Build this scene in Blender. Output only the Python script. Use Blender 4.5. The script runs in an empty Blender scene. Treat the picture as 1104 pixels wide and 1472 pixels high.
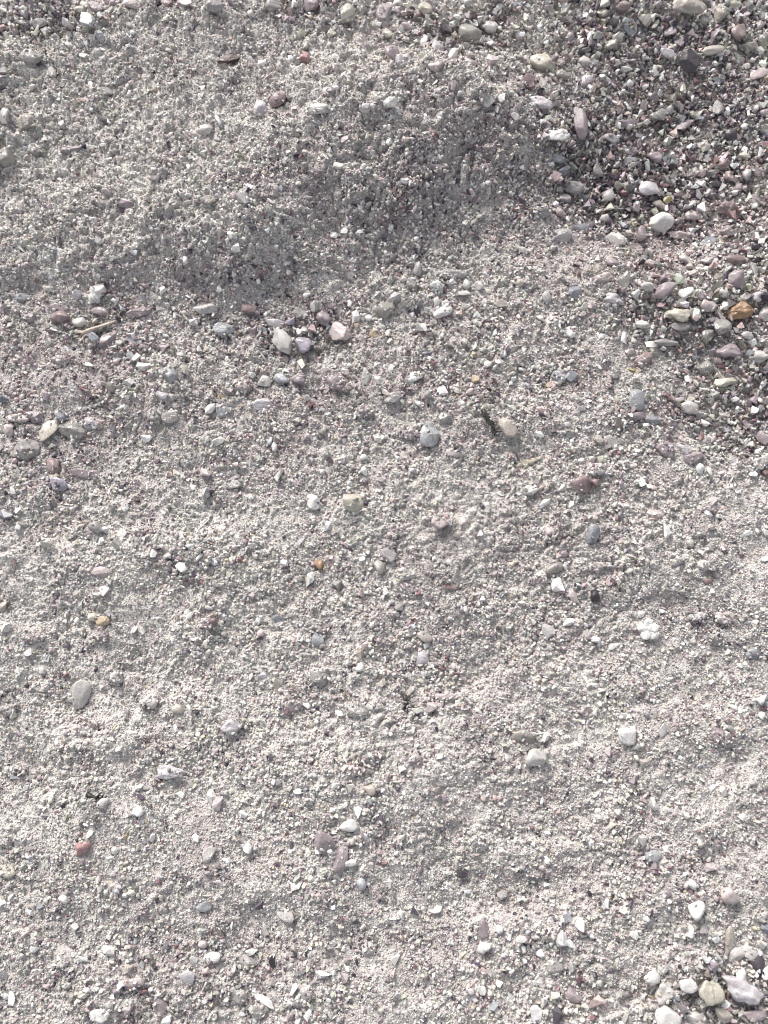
import bpy, math
import numpy as np
from mathutils import Vector, Matrix

SC = bpy.context.scene
COL = SC.collection
rng = np.random.default_rng(11)

# ------------------------------------------------------------------ camera
# 1 photo pixel (of 1104 x 1472) is about 0.217 mm on the sand: the view is about 24 cm wide.
S = 0.24 / 1104.0
TILT = math.radians(13.0)          # camera leans so that the top of the view is farther away
HFOV = math.radians(48.0)
DIST = 0.12 / math.tan(HFOV / 2)
FPX = 552.0 / math.tan(HFOV / 2)   # focal length in photo pixels
FWD = Vector((0, math.sin(TILT), -math.cos(TILT)))
RIGHT = Vector((1, 0, 0))
UP = RIGHT.cross(FWD)
CAM = -FWD * DIST
cd = bpy.data.cameras.new('camera')
cam = bpy.data.objects.new('camera', cd); COL.objects.link(cam)
cam.location = CAM
cam.rotation_euler = (TILT, 0, 0)
cd.sensor_fit = 'HORIZONTAL'; cd.sensor_width = 36.0
cd.lens = 18.0 / math.tan(HFOV / 2)
cd.clip_start = 0.005; cd.clip_end = 200.0
cd.dof.use_dof = True
cd.dof.focus_distance = DIST - 0.001
cd.dof.aperture_fstop = 22.0
SC.camera = cam

# ------------------------------------------------------------------ sky and sun
SUN_AZ = math.radians(-24.0)       # from +Y (top of the picture), towards -X (left)
SUN_EL = math.radians(33.0)
w = bpy.data.worlds.new('World'); SC.world = w; w.use_nodes = True
wn = w.node_tree; bg = wn.nodes['Background']
sky = wn.nodes.new('ShaderNodeTexSky'); sky.sky_type = 'NISHITA'; sky.sun_disc = False
sky.sun_elevation = SUN_EL; sky.sun_rotation = SUN_AZ
sky.air_density = 1.0; sky.dust_density = 3.0; sky.ozone_density = 1.0
hs = wn.nodes.new('ShaderNodeHueSaturation'); hs.inputs['Saturation'].default_value = 0.27   # thin white overcast
wn.links.new(sky.outputs['Color'], hs.inputs['Color']); wn.links.new(hs.outputs['Color'], bg.inputs['Color']); bg.inputs['Strength'].default_value = 0.088
sl = bpy.data.lights.new('sun', 'SUN'); sl.energy = 1.5; sl.angle = math.radians(17.0); sl.color = (1.0, 0.945, 0.885)
so = bpy.data.objects.new('sun', sl); COL.objects.link(so)
sdir = Vector((math.sin(SUN_AZ) * math.cos(SUN_EL), math.cos(SUN_AZ) * math.cos(SUN_EL), math.sin(SUN_EL)))
so.rotation_euler = sdir.to_track_quat('Z', 'Y').to_euler(); so.location = sdir * 3.0
SC.view_settings.view_transform = 'Standard'; SC.view_settings.look = 'None'
SC.view_settings.gamma = 1.0; SC.view_settings.use_curve_mapping = False
SC.view_settings.exposure = 1.24
SC.cycles.max_bounces = 8; SC.cycles.transmission_bounces = 5; SC.cycles.diffuse_bounces = 4
SC.cycles.glossy_bounces = 3; SC.cycles.caustics_refractive = True; SC.cycles.caustics_reflective = False
SC.cycles.sample_clamp_indirect = 4.0
SC.cycles.use_denoising = True
SC.cycles.filter_width = 1.0

# ------------------------------------------------------------------ pixel <-> ground plane
def to_px(x, y, z=0.0):
    dx = x - CAM.x; dy = y - CAM.y; dz = z - CAM.z
    d = np.maximum(dy * FWD.y + dz * FWD.z, 0.02)
    return 552.0 + FPX * dx / d, 736.0 - FPX * (dy * UP.y + dz * UP.z) / d

def field_px(x, y):
    """photo pixel of a ground point; carried on linearly away from the view"""
    yc = np.clip(y, -.22, .26); u, v = to_px(x, yc)
    return u, v - (y - yc) / S

def to_xy(u, v, z=0.0):
    a = (u - 552.0) / FPX; b = (736.0 - v) / FPX
    rx = a; ry = FWD.y + b * UP.y; rz = FWD.z + b * UP.z
    t = (z - CAM.z) / rz
    return CAM.x + rx * t, CAM.y + ry * t

# ------------------------------------------------------------------ noise
TAB = np.random.default_rng(5).random((16, 256, 256))
def vnoise(x, y, k=0):
    x = np.asarray(x, float); y = np.asarray(y, float)
    xi = np.floor(x).astype(int); yi = np.floor(y).astype(int)
    fx = x - xi; fy = y - yi
    fx = fx * fx * fx * (fx * (fx * 6 - 15) + 10); fy = fy * fy * fy * (fy * (fy * 6 - 15) + 10)
    T = TAB[k]; a = xi & 255; b = yi & 255; a1 = (a + 1) & 255; b1 = (b + 1) & 255
    return ((T[a, b] * (1 - fx) + T[a1, b] * fx) * (1 - fy) + (T[a, b1] * (1 - fx) + T[a1, b1] * fx) * fy) * 2 - 1

def fbm(x, y, wl, k=0, octv=3):
    s = 0; a = 1.0; n = 0
    for i in range(octv):
        f = 2 ** i / wl
        s = s + a * vnoise(x * f + 17.3 * i, y * f * 1.0 + 9.1 * i, (k + i) % 16); n += a; a *= 0.5
    return s / n

def smooth(a, b, t):
    t = np.clip((t - a) / (b - a), 0, 1); return t * t * (3 - 2 * t)

def blob(u, v, cu, cv, ru, rv, rot=0.0):
    c, s = math.cos(math.radians(rot)), math.sin(math.radians(rot))
    a = (u - cu) * c + (v - cv) * s; b = -(u - cu) * s + (v - cv) * c
    return np.exp(-((a / ru) ** 2 + (b / rv) ** 2))

def edge(u, pts):
    p = np.array(pts, float); return np.interp(u, p[:, 0], p[:, 1])

# mound of fine sand across the upper part: foot, crest and back edge as heights v over u
FOOT = [(-900, 470), (0, 430), (150, 425), (300, 455), (420, 448), (560, 415), (680, 380), (790, 356), (860, 300), (930, 180)]
CREST = [(-900, 400), (0, 392), (120, 372), (200, 342), (300, 345), (350, 325), (430, 235), (520, 182), (650, 172), (760, 195), (860, 210)]
BACK = [(-900, 120), (0, 95), (150, 60), (300, 20), (450, 20), (560, 60), (650, 110), (740, 145), (800, 170), (860, 190)]

def mound(u, v):
    uu = u + 22 * fbm(u, v, 80, 3); vv = v + 34 * fbm(u, v, 75, 5)
    f = edge(uu, FOOT); c = edge(uu, CREST); b = edge(uu, BACK)
    front = 1 - smooth(0, 1, (vv - c) / np.maximum(f - c, 25))
    back = 1 - 0.5 * smooth(0, 1, (c - vv) / np.maximum(c - b, 60)) - 0.4 * smooth(0, 1, (b + 20 - vv) / 110)
    side = 1 - smooth(640, 880, uu + 25 * fbm(u, v, 45, 2))
    return np.where(vv > c, front, back) * side

# (cu, cv, ru, rv, rotation, height) gentle swells of the lower sand, in photo pixels
SWELL = [(200, 800, 260, 45, -6, 9), (560, 1120, 330, 70, -8, 13), (860, 985, 170, 45, -10, 8), (250, 1060, 260, 45, 3, 7),
         (100, 1180, 170, 50, 0, 7), (980, 1200, 170, 45, -15, 7), (600, 900, 160, 40, -10, 5), (330, 1270, 260, 40, 6, 6),
         (880, 1330, 200, 35, -12, 6), (330, 950, 200, 45, -25, -6), (250, 740, 120, 30, -5, -6), (620, 960, 90, 30, 20, -6),
         (1010, 1110, 120, 40, -15, -7), (830, 1250, 190, 35, -18, -7), (470, 1350, 220, 40, 10, -6), (130, 645, 80, 40, 20, -6),
         (700, 590, 160, 50, 10, 7), (380, 620, 180, 60, 0, 7), (130, 560, 170, 35, 0, 6), (860, 590, 100, 40, 0, 6),
         (950, 1010, 50, 12, -8, -4), (60, 1010, 60, 25, 0, -5), (1060, 960, 60, 40, 0, -5), (900, 760, 120, 40, 10, 5)]

def height_px(u, v):
    h = (9 + 46 * smooth(110, 330, u) + 18 * smooth(330, 520, u)) * mound(u, v)
    h = h + 7 * blob(u, v, 375, 345, 60, 30, -10) + 8 * blob(u, v, 60, 330, 110, 60)
    h = h - 6 * blob(u, v, 560, 300, 130, 60, 15) - 6 * blob(u, v, 300, 110, 200, 30, -12)
    h = h - 34 * smooth(0, 1, blob(u, v, 960, 250, 200, 135, -8) * 1.15) - 10 * blob(u, v, 900, 60, 300, 70)
    h = h + 15 * blob(u, v, 960, 420, 230, 60, 6)
    h = h - 5 * coarse(u, v)
    for s in SWELL:
        h = h + 0.8 * s[5] * blob(u, v, *s[:5])
    h = h + 11 * fbm(u, v, 160, 1) + 6 * fbm(u, v, 46, 7)
    # crumbs: rounded lumps with sharp creases between them
    wu = u + 7 * vnoise(u / 19, v / 19, 13); wv = v + 7 * vnoise(u / 19, v / 19, 14)
    rough = np.maximum(.25, .85 + .9 * fbm(u, v, 110, 15)) * (1 - .25 * smooth(700, 950, v)) + .75 * smooth(.15, .5, mound(u, v))
    h = h + rough * (5.0 * np.abs(vnoise(wu / 18, wv / 17, 9)) + 4.2 * np.abs(vnoise(wu / 9.5, wv / 8.5, 10)) + 2.8 * np.abs(vnoise(u / 5.2 + 3, v / 5.2, 12))) - 5
    return h

COARSE = [(260, 490, 360, 62, 3, .46), (640, 470, 260, 60, -4, .42), (90, 590, 170, 60, 0, .42), (560, 540, 650, 120, 4, .34), (900, 620, 260, 130, 0, .36), (420, 400, 330, 60, -8, .3), (700, 210, 150, 120, 0, .25), (150, 690, 260, 60, 0, .3), (300, 1400, 700, 140, 0, .27), (960, 215, 215, 140, 0, 1.1), (960, 40, 270, 90, 0, 1.1), (700, 35, 150, 55, 0, 1.0), (625, 95, 80, 45, 10, 0.8),
          (60, 30, 140, 40, 0, .9), (300, 5, 220, 22, 0, .8), (460, 10, 110, 32, 0, .9), (985, 430, 175, 90, 5, 1.0),
          (1030, 570, 110, 80, 0, .7), (450, 475, 150, 60, -5, .62), (120, 465, 190, 65, 0, .5), (75, 620, 140, 60, 0, .5),
          (620, 460, 150, 50, 0, .4), (1060, 1440, 140, 85, 0, .75), (880, 1440, 170, 50, 0, .5), (860, 690, 130, 50, 0, .35),
          (330, 560, 200, 60, 0, .3), (220, 1440, 250, 50, 0, .3), (40, 750, 90, 40, 0, .3), (640, 130, 120, 35, 10, .4)]

def coarse(u, v):
    c = 0.05 + 0 * u
    for q in COARSE:
        c = np.maximum(c, q[5] * blob(u, v, *q[:5]))
    c = np.maximum(c, 0.85 * smooth(900, 1150, u) * (v < 650))
    m = mound(u, v)
    c = c * (1 - 0.9 * smooth(0.35, 0.75, m) * (v > 70 + 30 * smooth(500, 700, u)))
    return np.clip(c * (1 + .35 * fbm(u, v, 34, 4)) + 0.18 * fbm(u, v, 60, 4), 0, 1)

def mauve(u, v):
    m = 0.19 + 0.85 * np.maximum.reduce([0.5 * blob(u, v, 600, 560, 620, 170), 0.35 * blob(u, v, 820, 900, 300, 200), blob(u, v, 960, 250, 260, 190), 0.8 * blob(u, v, 1050, 520, 160, 130), 0.7 * blob(u, v, 120, 500, 200, 120),
        0.75 * blob(u, v, 460, 470, 150, 60), 0.5 * blob(u, v, 850, 720, 180, 130), 0.4 * blob(u, v, 100, 670, 130, 90), 0.4 * blob(u, v, 560, 20, 200, 60)])
    return np.clip(m * (1 + 1.1 * fbm(u, v, 46, 8)) + 0.22 * fbm(u, v, 26, 13, 2), 0, 1)

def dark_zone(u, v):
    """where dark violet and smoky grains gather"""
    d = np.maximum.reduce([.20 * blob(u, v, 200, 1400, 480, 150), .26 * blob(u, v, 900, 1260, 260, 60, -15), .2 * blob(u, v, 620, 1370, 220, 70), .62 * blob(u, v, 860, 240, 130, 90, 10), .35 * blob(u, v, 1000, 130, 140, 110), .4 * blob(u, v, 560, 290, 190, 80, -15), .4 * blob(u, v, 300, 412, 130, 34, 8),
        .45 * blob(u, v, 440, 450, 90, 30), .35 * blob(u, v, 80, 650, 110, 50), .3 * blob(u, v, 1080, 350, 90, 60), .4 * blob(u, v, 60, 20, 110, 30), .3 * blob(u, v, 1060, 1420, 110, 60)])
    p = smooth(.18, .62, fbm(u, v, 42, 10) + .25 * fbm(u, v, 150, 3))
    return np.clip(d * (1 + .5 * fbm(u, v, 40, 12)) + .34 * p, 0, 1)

def H(x, y):
    u, v = field_px(x, y)
    return S * height_px(u, v)

def seat(u, v):
    """point of the sand seen at photo pixel u, v"""
    z = 0.0
    for _ in range(8):
        x, y = to_xy(u, v, z); z = float(H(np.array([x]), np.array([y]))[0])
    return x, y, z

# ------------------------------------------------------------------ materials
def new_mat(name):
    m = bpy.data.materials.new(name); m.use_nodes = True
    return m, m.node_tree, m.node_tree.nodes['Principled BSDF']

def ramp_noise(nt, coord, scale, lo, hi, detail=3.0):
    t = nt.nodes.new('ShaderNodeTexNoise'); t.inputs['Scale'].default_value = scale; t.inputs['Detail'].default_value = detail
    nt.links.new(coord, t.inputs['Vector'])
    r = nt.nodes.new('ShaderNodeMapRange'); r.inputs['From Min'].default_value = 0.3; r.inputs['From Max'].default_value = 0.7
    r.inputs['To Min'].default_value = lo; r.inputs['To Max'].default_value = hi
    nt.links.new(t.outputs['Fac'], r.inputs['Value'])
    return t, r

def sand_bed_material():
    m, nt, p = new_mat('damp_sand_bed')
    geo = nt.nodes.new('ShaderNodeNewGeometry')
    v = nt.nodes.new('ShaderNodeTexVoronoi'); v.inputs['Scale'].default_value = 2300.0
    nt.links.new(geo.outputs['Position'], v.inputs['Vector'])
    cr = nt.nodes.new('ShaderNodeValToRGB'); e = cr.color_ramp.elements
    e[0].position = 0.0; e[0].color = (.27, .25, .245, 1); e[1].position = 1.0; e[1].color = (.74, .71, .675, 1)
    for pos, c in ((.15, (.44, .415, .40, 1)), (.5, (.57, .54, .51, 1)), (.85, (.65, .62, .585, 1))):
        k = e.new(pos); k.color = c
    sep = nt.nodes.new('ShaderNodeSeparateColor'); nt.links.new(v.outputs['Color'], sep.inputs['Color'])
    nt.links.new(sep.outputs['Red'], cr.inputs['Fac']); at = nt.nodes.new('ShaderNodeAttribute'); at.attribute_name = 'mineral'
    mx = nt.nodes.new('ShaderNodeMix'); mx.data_type = 'RGBA'; mx.blend_type = 'MULTIPLY'; mx.inputs['B'].default_value = (.50, .43, .46, 1)
    nt.links.new(at.outputs['Fac'], mx.inputs['Factor']); nt.links.new(cr.outputs['Color'], mx.inputs['A'])
    nt.links.new(mx.outputs['Result'], p.inputs['Base Color'])
    p.inputs['Roughness'].default_value = 0.8
    b = nt.nodes.new('ShaderNodeBump'); b.inputs['Distance'].default_value = 0.0004; b.inputs['Strength'].default_value = 0.7
    b.invert = True
    nt.links.new(v.outputs['Distance'], b.inputs['Height']); nt.links.new(b.outputs['Normal'], p.inputs['Normal'])
    return m

def grain_material():
    m, nt, p = new_mat('quartz_sand_grain')
    a = nt.nodes.new('ShaderNodeAttribute'); a.attribute_type = 'INSTANCER'; a.attribute_name = 'gcol'
    g = nt.nodes.new('ShaderNodeAttribute'); g.attribute_type = 'INSTANCER'; g.attribute_name = 'gls'
    tc = nt.nodes.new('ShaderNodeTexCoord')
    _, r = ramp_noise(nt, tc.outputs['Object'], 2.2, 0.72, 1.22)
    mx = nt.nodes.new('ShaderNodeVectorMath'); mx.operation = 'SCALE'
    nt.links.new(a.outputs['Vector'], mx.inputs[0]); nt.links.new(r.outputs['Result'], mx.inputs['Scale'])
    nt.links.new(mx.outputs['Vector'], p.inputs['Base Color'])
    nt.links.new(g.outputs['Fac'], p.inputs['Transmission Weight'])
    p.inputs['Roughness'].default_value = 0.46; p.inputs['IOR'].default_value = 1.5
    return m

# code: (linear colour, second colour, transmission, roughness, word)
TONES = {
    'W': ((.80, .785, .765), (.68, .65, .63), .06, .45, 'white'),
    'P': ((.69, .66, .635), (.57, .535, .52), .12, .45, 'pale cream-grey'),
    'G': ((.55, .525, .52), (.45, .415, .42), .22, .42, 'light grey'),
    'D': ((.33, .31, .305), (.43, .405, .395), .08, .45, 'dark grey'),
    'M': ((.48, .415, .43), (.36, .295, .32), .16, .42, 'mauve-grey'),
    'R': ((.24, .17, .17), (.38, .31, .305), .05, .45, 'maroon-brown'),
    'X': ((.085, .062, .056), (.17, .13, .12), .0, .5, 'dark brown'),
    'K': ((.045, .038, .05), (.10, .085, .095), .0, .40, 'blackish purple'),
    'B': ((.57, .585, .61), (.47, .475, .49), .22, .34, 'pale blue-grey'),
    'Z': ((.21, .215, .245), (.34, .34, .36), .06, .38, 'dark slate-blue'),
    'L': ((.67, .64, .66), (.51, .47, .495), .10, .45, 'lilac-white'),
    'Y': ((.70, .665, .575), (.57, .53, .45), .16, .38, 'yellowish cream'),
    'O': ((.38, .24, .135), (.25, .16, .105), .02, .5, 'orange-brown'),
    'U': ((.56, .465, .34), (.46, .36, .25), .06, .45, 'pale ochre'),
    'S': ((.55, .53, .48), (.44, .415, .385), .25, .36, 'greenish grey'),
    'T': ((.50, .455, .41), (.41, .37, .335), .06, .48, 'tan'),
    'N': ((.68, .66, .63), (.54, .51, .49), .45, .24, 'clear glassy'),
    'Q': ((.62, .54, .53), (.52, .44, .435), .10, .45, 'pinkish'),
    'C': ((.34, .17, .17), (.47, .33, .33), .05, .42, 'crimson-pink'),
    'A': ((.38, .345, .42), (.52, .48, .53), .14, .38, 'violet'),
    'V': ((.44, .395, .20), (.31, .27, .16), .10, .40, 'mustard-yellow'),
}

def stone_material(code):
    c1, c2, tr, ro, word = TONES[code]
    m, nt, p = new_mat('stone_' + word.replace(' ', '_').replace('-', '_'))
    tc = nt.nodes.new('ShaderNodeTexCoord'); oi = nt.nodes.new('ShaderNodeObjectInfo')
    ml = nt.nodes.new('ShaderNodeMath'); ml.operation = 'MULTIPLY'; ml.inputs[1].default_value = 3.0
    nt.links.new(oi.outputs['Random'], ml.inputs[0])
    ad = nt.nodes.new('ShaderNodeVectorMath'); ad.operation = 'ADD'
    nt.links.new(tc.outputs['Object'], ad.inputs[0]); nt.links.new(ml.outputs[0], ad.inputs[1])
    t1, r1 = ramp_noise(nt, ad.outputs['Vector'], 420.0, 0.0, 1.0, 5.0)
    t2, r2 = ramp_noise(nt, ad.outputs['Vector'], 2400.0, 0.80, 1.10, 2.0)
    mix = nt.nodes.new('ShaderNodeMix'); mix.data_type = 'RGBA'
    mix.inputs['A'].default_value = (*c1, 1); mix.inputs['B'].default_value = (*c2, 1)
    nt.links.new(r1.outputs['Result'], mix.inputs['Factor'])
    sc = nt.nodes.new('ShaderNodeVectorMath'); sc.operation = 'SCALE'
    nt.links.new(mix.outputs['Result'], sc.inputs[0]); nt.links.new(r2.outputs['Result'], sc.inputs['Scale'])
    nt.links.new(sc.outputs['Vector'], p.inputs['Base Color'])
    if code not in 'KOX':
        p.inputs['Subsurface Weight'].default_value = .35; p.inputs['Subsurface Scale'].default_value = .0012
        p.inputs['Subsurface Radius'].default_value = (1.0, .9, .85)
    p.inputs['Transmission Weight'].default_value = min(.6, tr * 1.7); p.inputs['Roughness'].default_value = ro * .78; p.inputs['IOR'].default_value = 1.5
    b = nt.nodes.new('ShaderNodeBump'); b.inputs['Distance'].default_value = 0.0003; b.inputs['Strength'].default_value = 0.4
    nt.links.new(t2.outputs['Fac'], b.inputs['Height']); nt.links.new(b.outputs['Normal'], p.inputs['Normal'])
    return m

MAT = {k: stone_material(k) for k in TONES}
BED = sand_bed_material(); GRAIN = grain_material()

# ------------------------------------------------------------------ mesh helpers
import bmesh
def ico(sub):
    bm = bmesh.new(); bmesh.ops.create_icosphere(bm, subdivisions=sub, radius=1.0)
    v = np.array([q.co[:] for q in bm.verts]); f = np.array([[q.index for q in g.verts] for g in bm.faces]); bm.free()
    return v, f
ICO = {k: ico(k) for k in (2, 3, 4)}

def mesh_np(name, v, f, mat, smooth_shade=True):
    me = bpy.data.meshes.new(name); n = len(v); k = len(f)
    me.vertices.add(n); me.vertices.foreach_set('co', np.ascontiguousarray(v, np.float32).ravel())
    c = f.shape[1]
    me.loops.add(k * c); me.loops.foreach_set('vertex_index', np.ascontiguousarray(f, np.int32).ravel())
    me.polygons.add(k); me.polygons.foreach_set('loop_start', np.arange(0, k * c, c, dtype=np.int32))
    me.polygons.foreach_set('use_smooth', np.full(k, smooth_shade))
    me.update(calc_edges=True); me.validate()
    if mat: me.materials.append(mat)
    return me

def rock(r, sub, shape):
    """unit stone: a sphere cut back by random planes (facets), softened and roughened by shape"""
    d, f = ICO[sub]
    nf, soft, lump, fine = {'a': (7, 80, .03, .008), 'r': (9, 55, .05, .01), 'f': (8, 60, .04, .01), 'e': (10, 26, .06, .02), 'n': (12, 14, .15, .05), 'o': (13, 15, .045, .02)}[shape]
    n = r.normal(size=(nf, 3)); n /= np.linalg.norm(n, axis=1)[:, None]
    h = r.uniform(.62, 1.0, nf)
    q = np.maximum(d @ n.T, 1e-3) / h
    rad = 1.0 / (np.sum(np.maximum(q, .05) ** soft, axis=1) + 0.8 ** soft) ** (1.0 / soft)
    for wl, amp in ((1.0, lump), (.38, lump * .7), (.15, fine)):
        o = r.uniform(0, 60, 3)
        p = d / wl + o
        rad = rad * (1 + amp * (vnoise(p[:, 0], p[:, 1], 2) + vnoise(p[:, 1] + 7, p[:, 2], 6) + vnoise(p[:, 2] + 3, p[:, 0], 11)))
    v = d * rad[:, None]
    v = v - (v.max(0) + v.min(0)) / 2
    return v / ((v.max(0) - v.min(0)) / 2), f

def tag(o, label, cat, group=None, kind=None):
    if label: o['label'] = label
    if cat: o['category'] = cat
    if group: o['group'] = group
    if kind: o['kind'] = kind
    return o

def add(name, me, parent=None):
    o = bpy.data.objects.new(name, me); COL.objects.link(o)
    if parent: o.parent = parent
    return o

# ------------------------------------------------------------------ the ground: one sheet, fine in view and coarser away from it
def axis(lo, hi, step, far):
    a = list(np.arange(lo, hi, step)); out = []
    for sgn, st in ((-1, lo), (1, a[-1])):
        g = step; c = []; p = st
        while abs(p) < far:
            g = min(g * 1.12, 6.5 * S if abs(p) < 0.23 else 9.0); p += sgn * g; c.append(p)
        out.append(c)
    return np.array(out[0][::-1] + a + out[1])
X0, X1 = -0.185, 0.185; Y0, Y1 = -0.225, 0.255
xs = axis(-.132, .132, 2.05 * S, 6.0); ys = axis(-.166, .186, 2.05 * S, 6.0)
gx, gy = np.meshgrid(xs, ys); gz = H(gx, gy)
far = np.maximum(np.abs(gx) - .31, np.abs(gy - .025) - .365)
gz = gz * (1 - smooth(0, .15, far)) - 0.35 * S
gu, gv = field_px(gx, gy); gc = coarse(gu, gv); gm = mauve(gu, gv)
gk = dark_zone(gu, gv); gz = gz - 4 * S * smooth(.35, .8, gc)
nx, ny = len(xs), len(ys)
idx = np.arange(nx * ny).reshape(ny, nx)
fq = np.stack([idx[:-1, :-1], idx[:-1, 1:], idx[1:, 1:], idx[1:, :-1]], -1).reshape(-1, 4)
bed = add('ground', mesh_np('ground', np.stack([gx, gy, gz], -1).reshape(-1, 3), fq, BED))
at = bed.data.attributes.new('mineral', 'FLOAT', 'POINT')      # share of mauve mineral in the bed
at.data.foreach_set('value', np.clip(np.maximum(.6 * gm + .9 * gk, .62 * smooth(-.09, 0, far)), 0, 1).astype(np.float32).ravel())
tag(bed, 'pale pinkish-grey sandy ground under the loose grains', 'ground', kind='structure')

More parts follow.
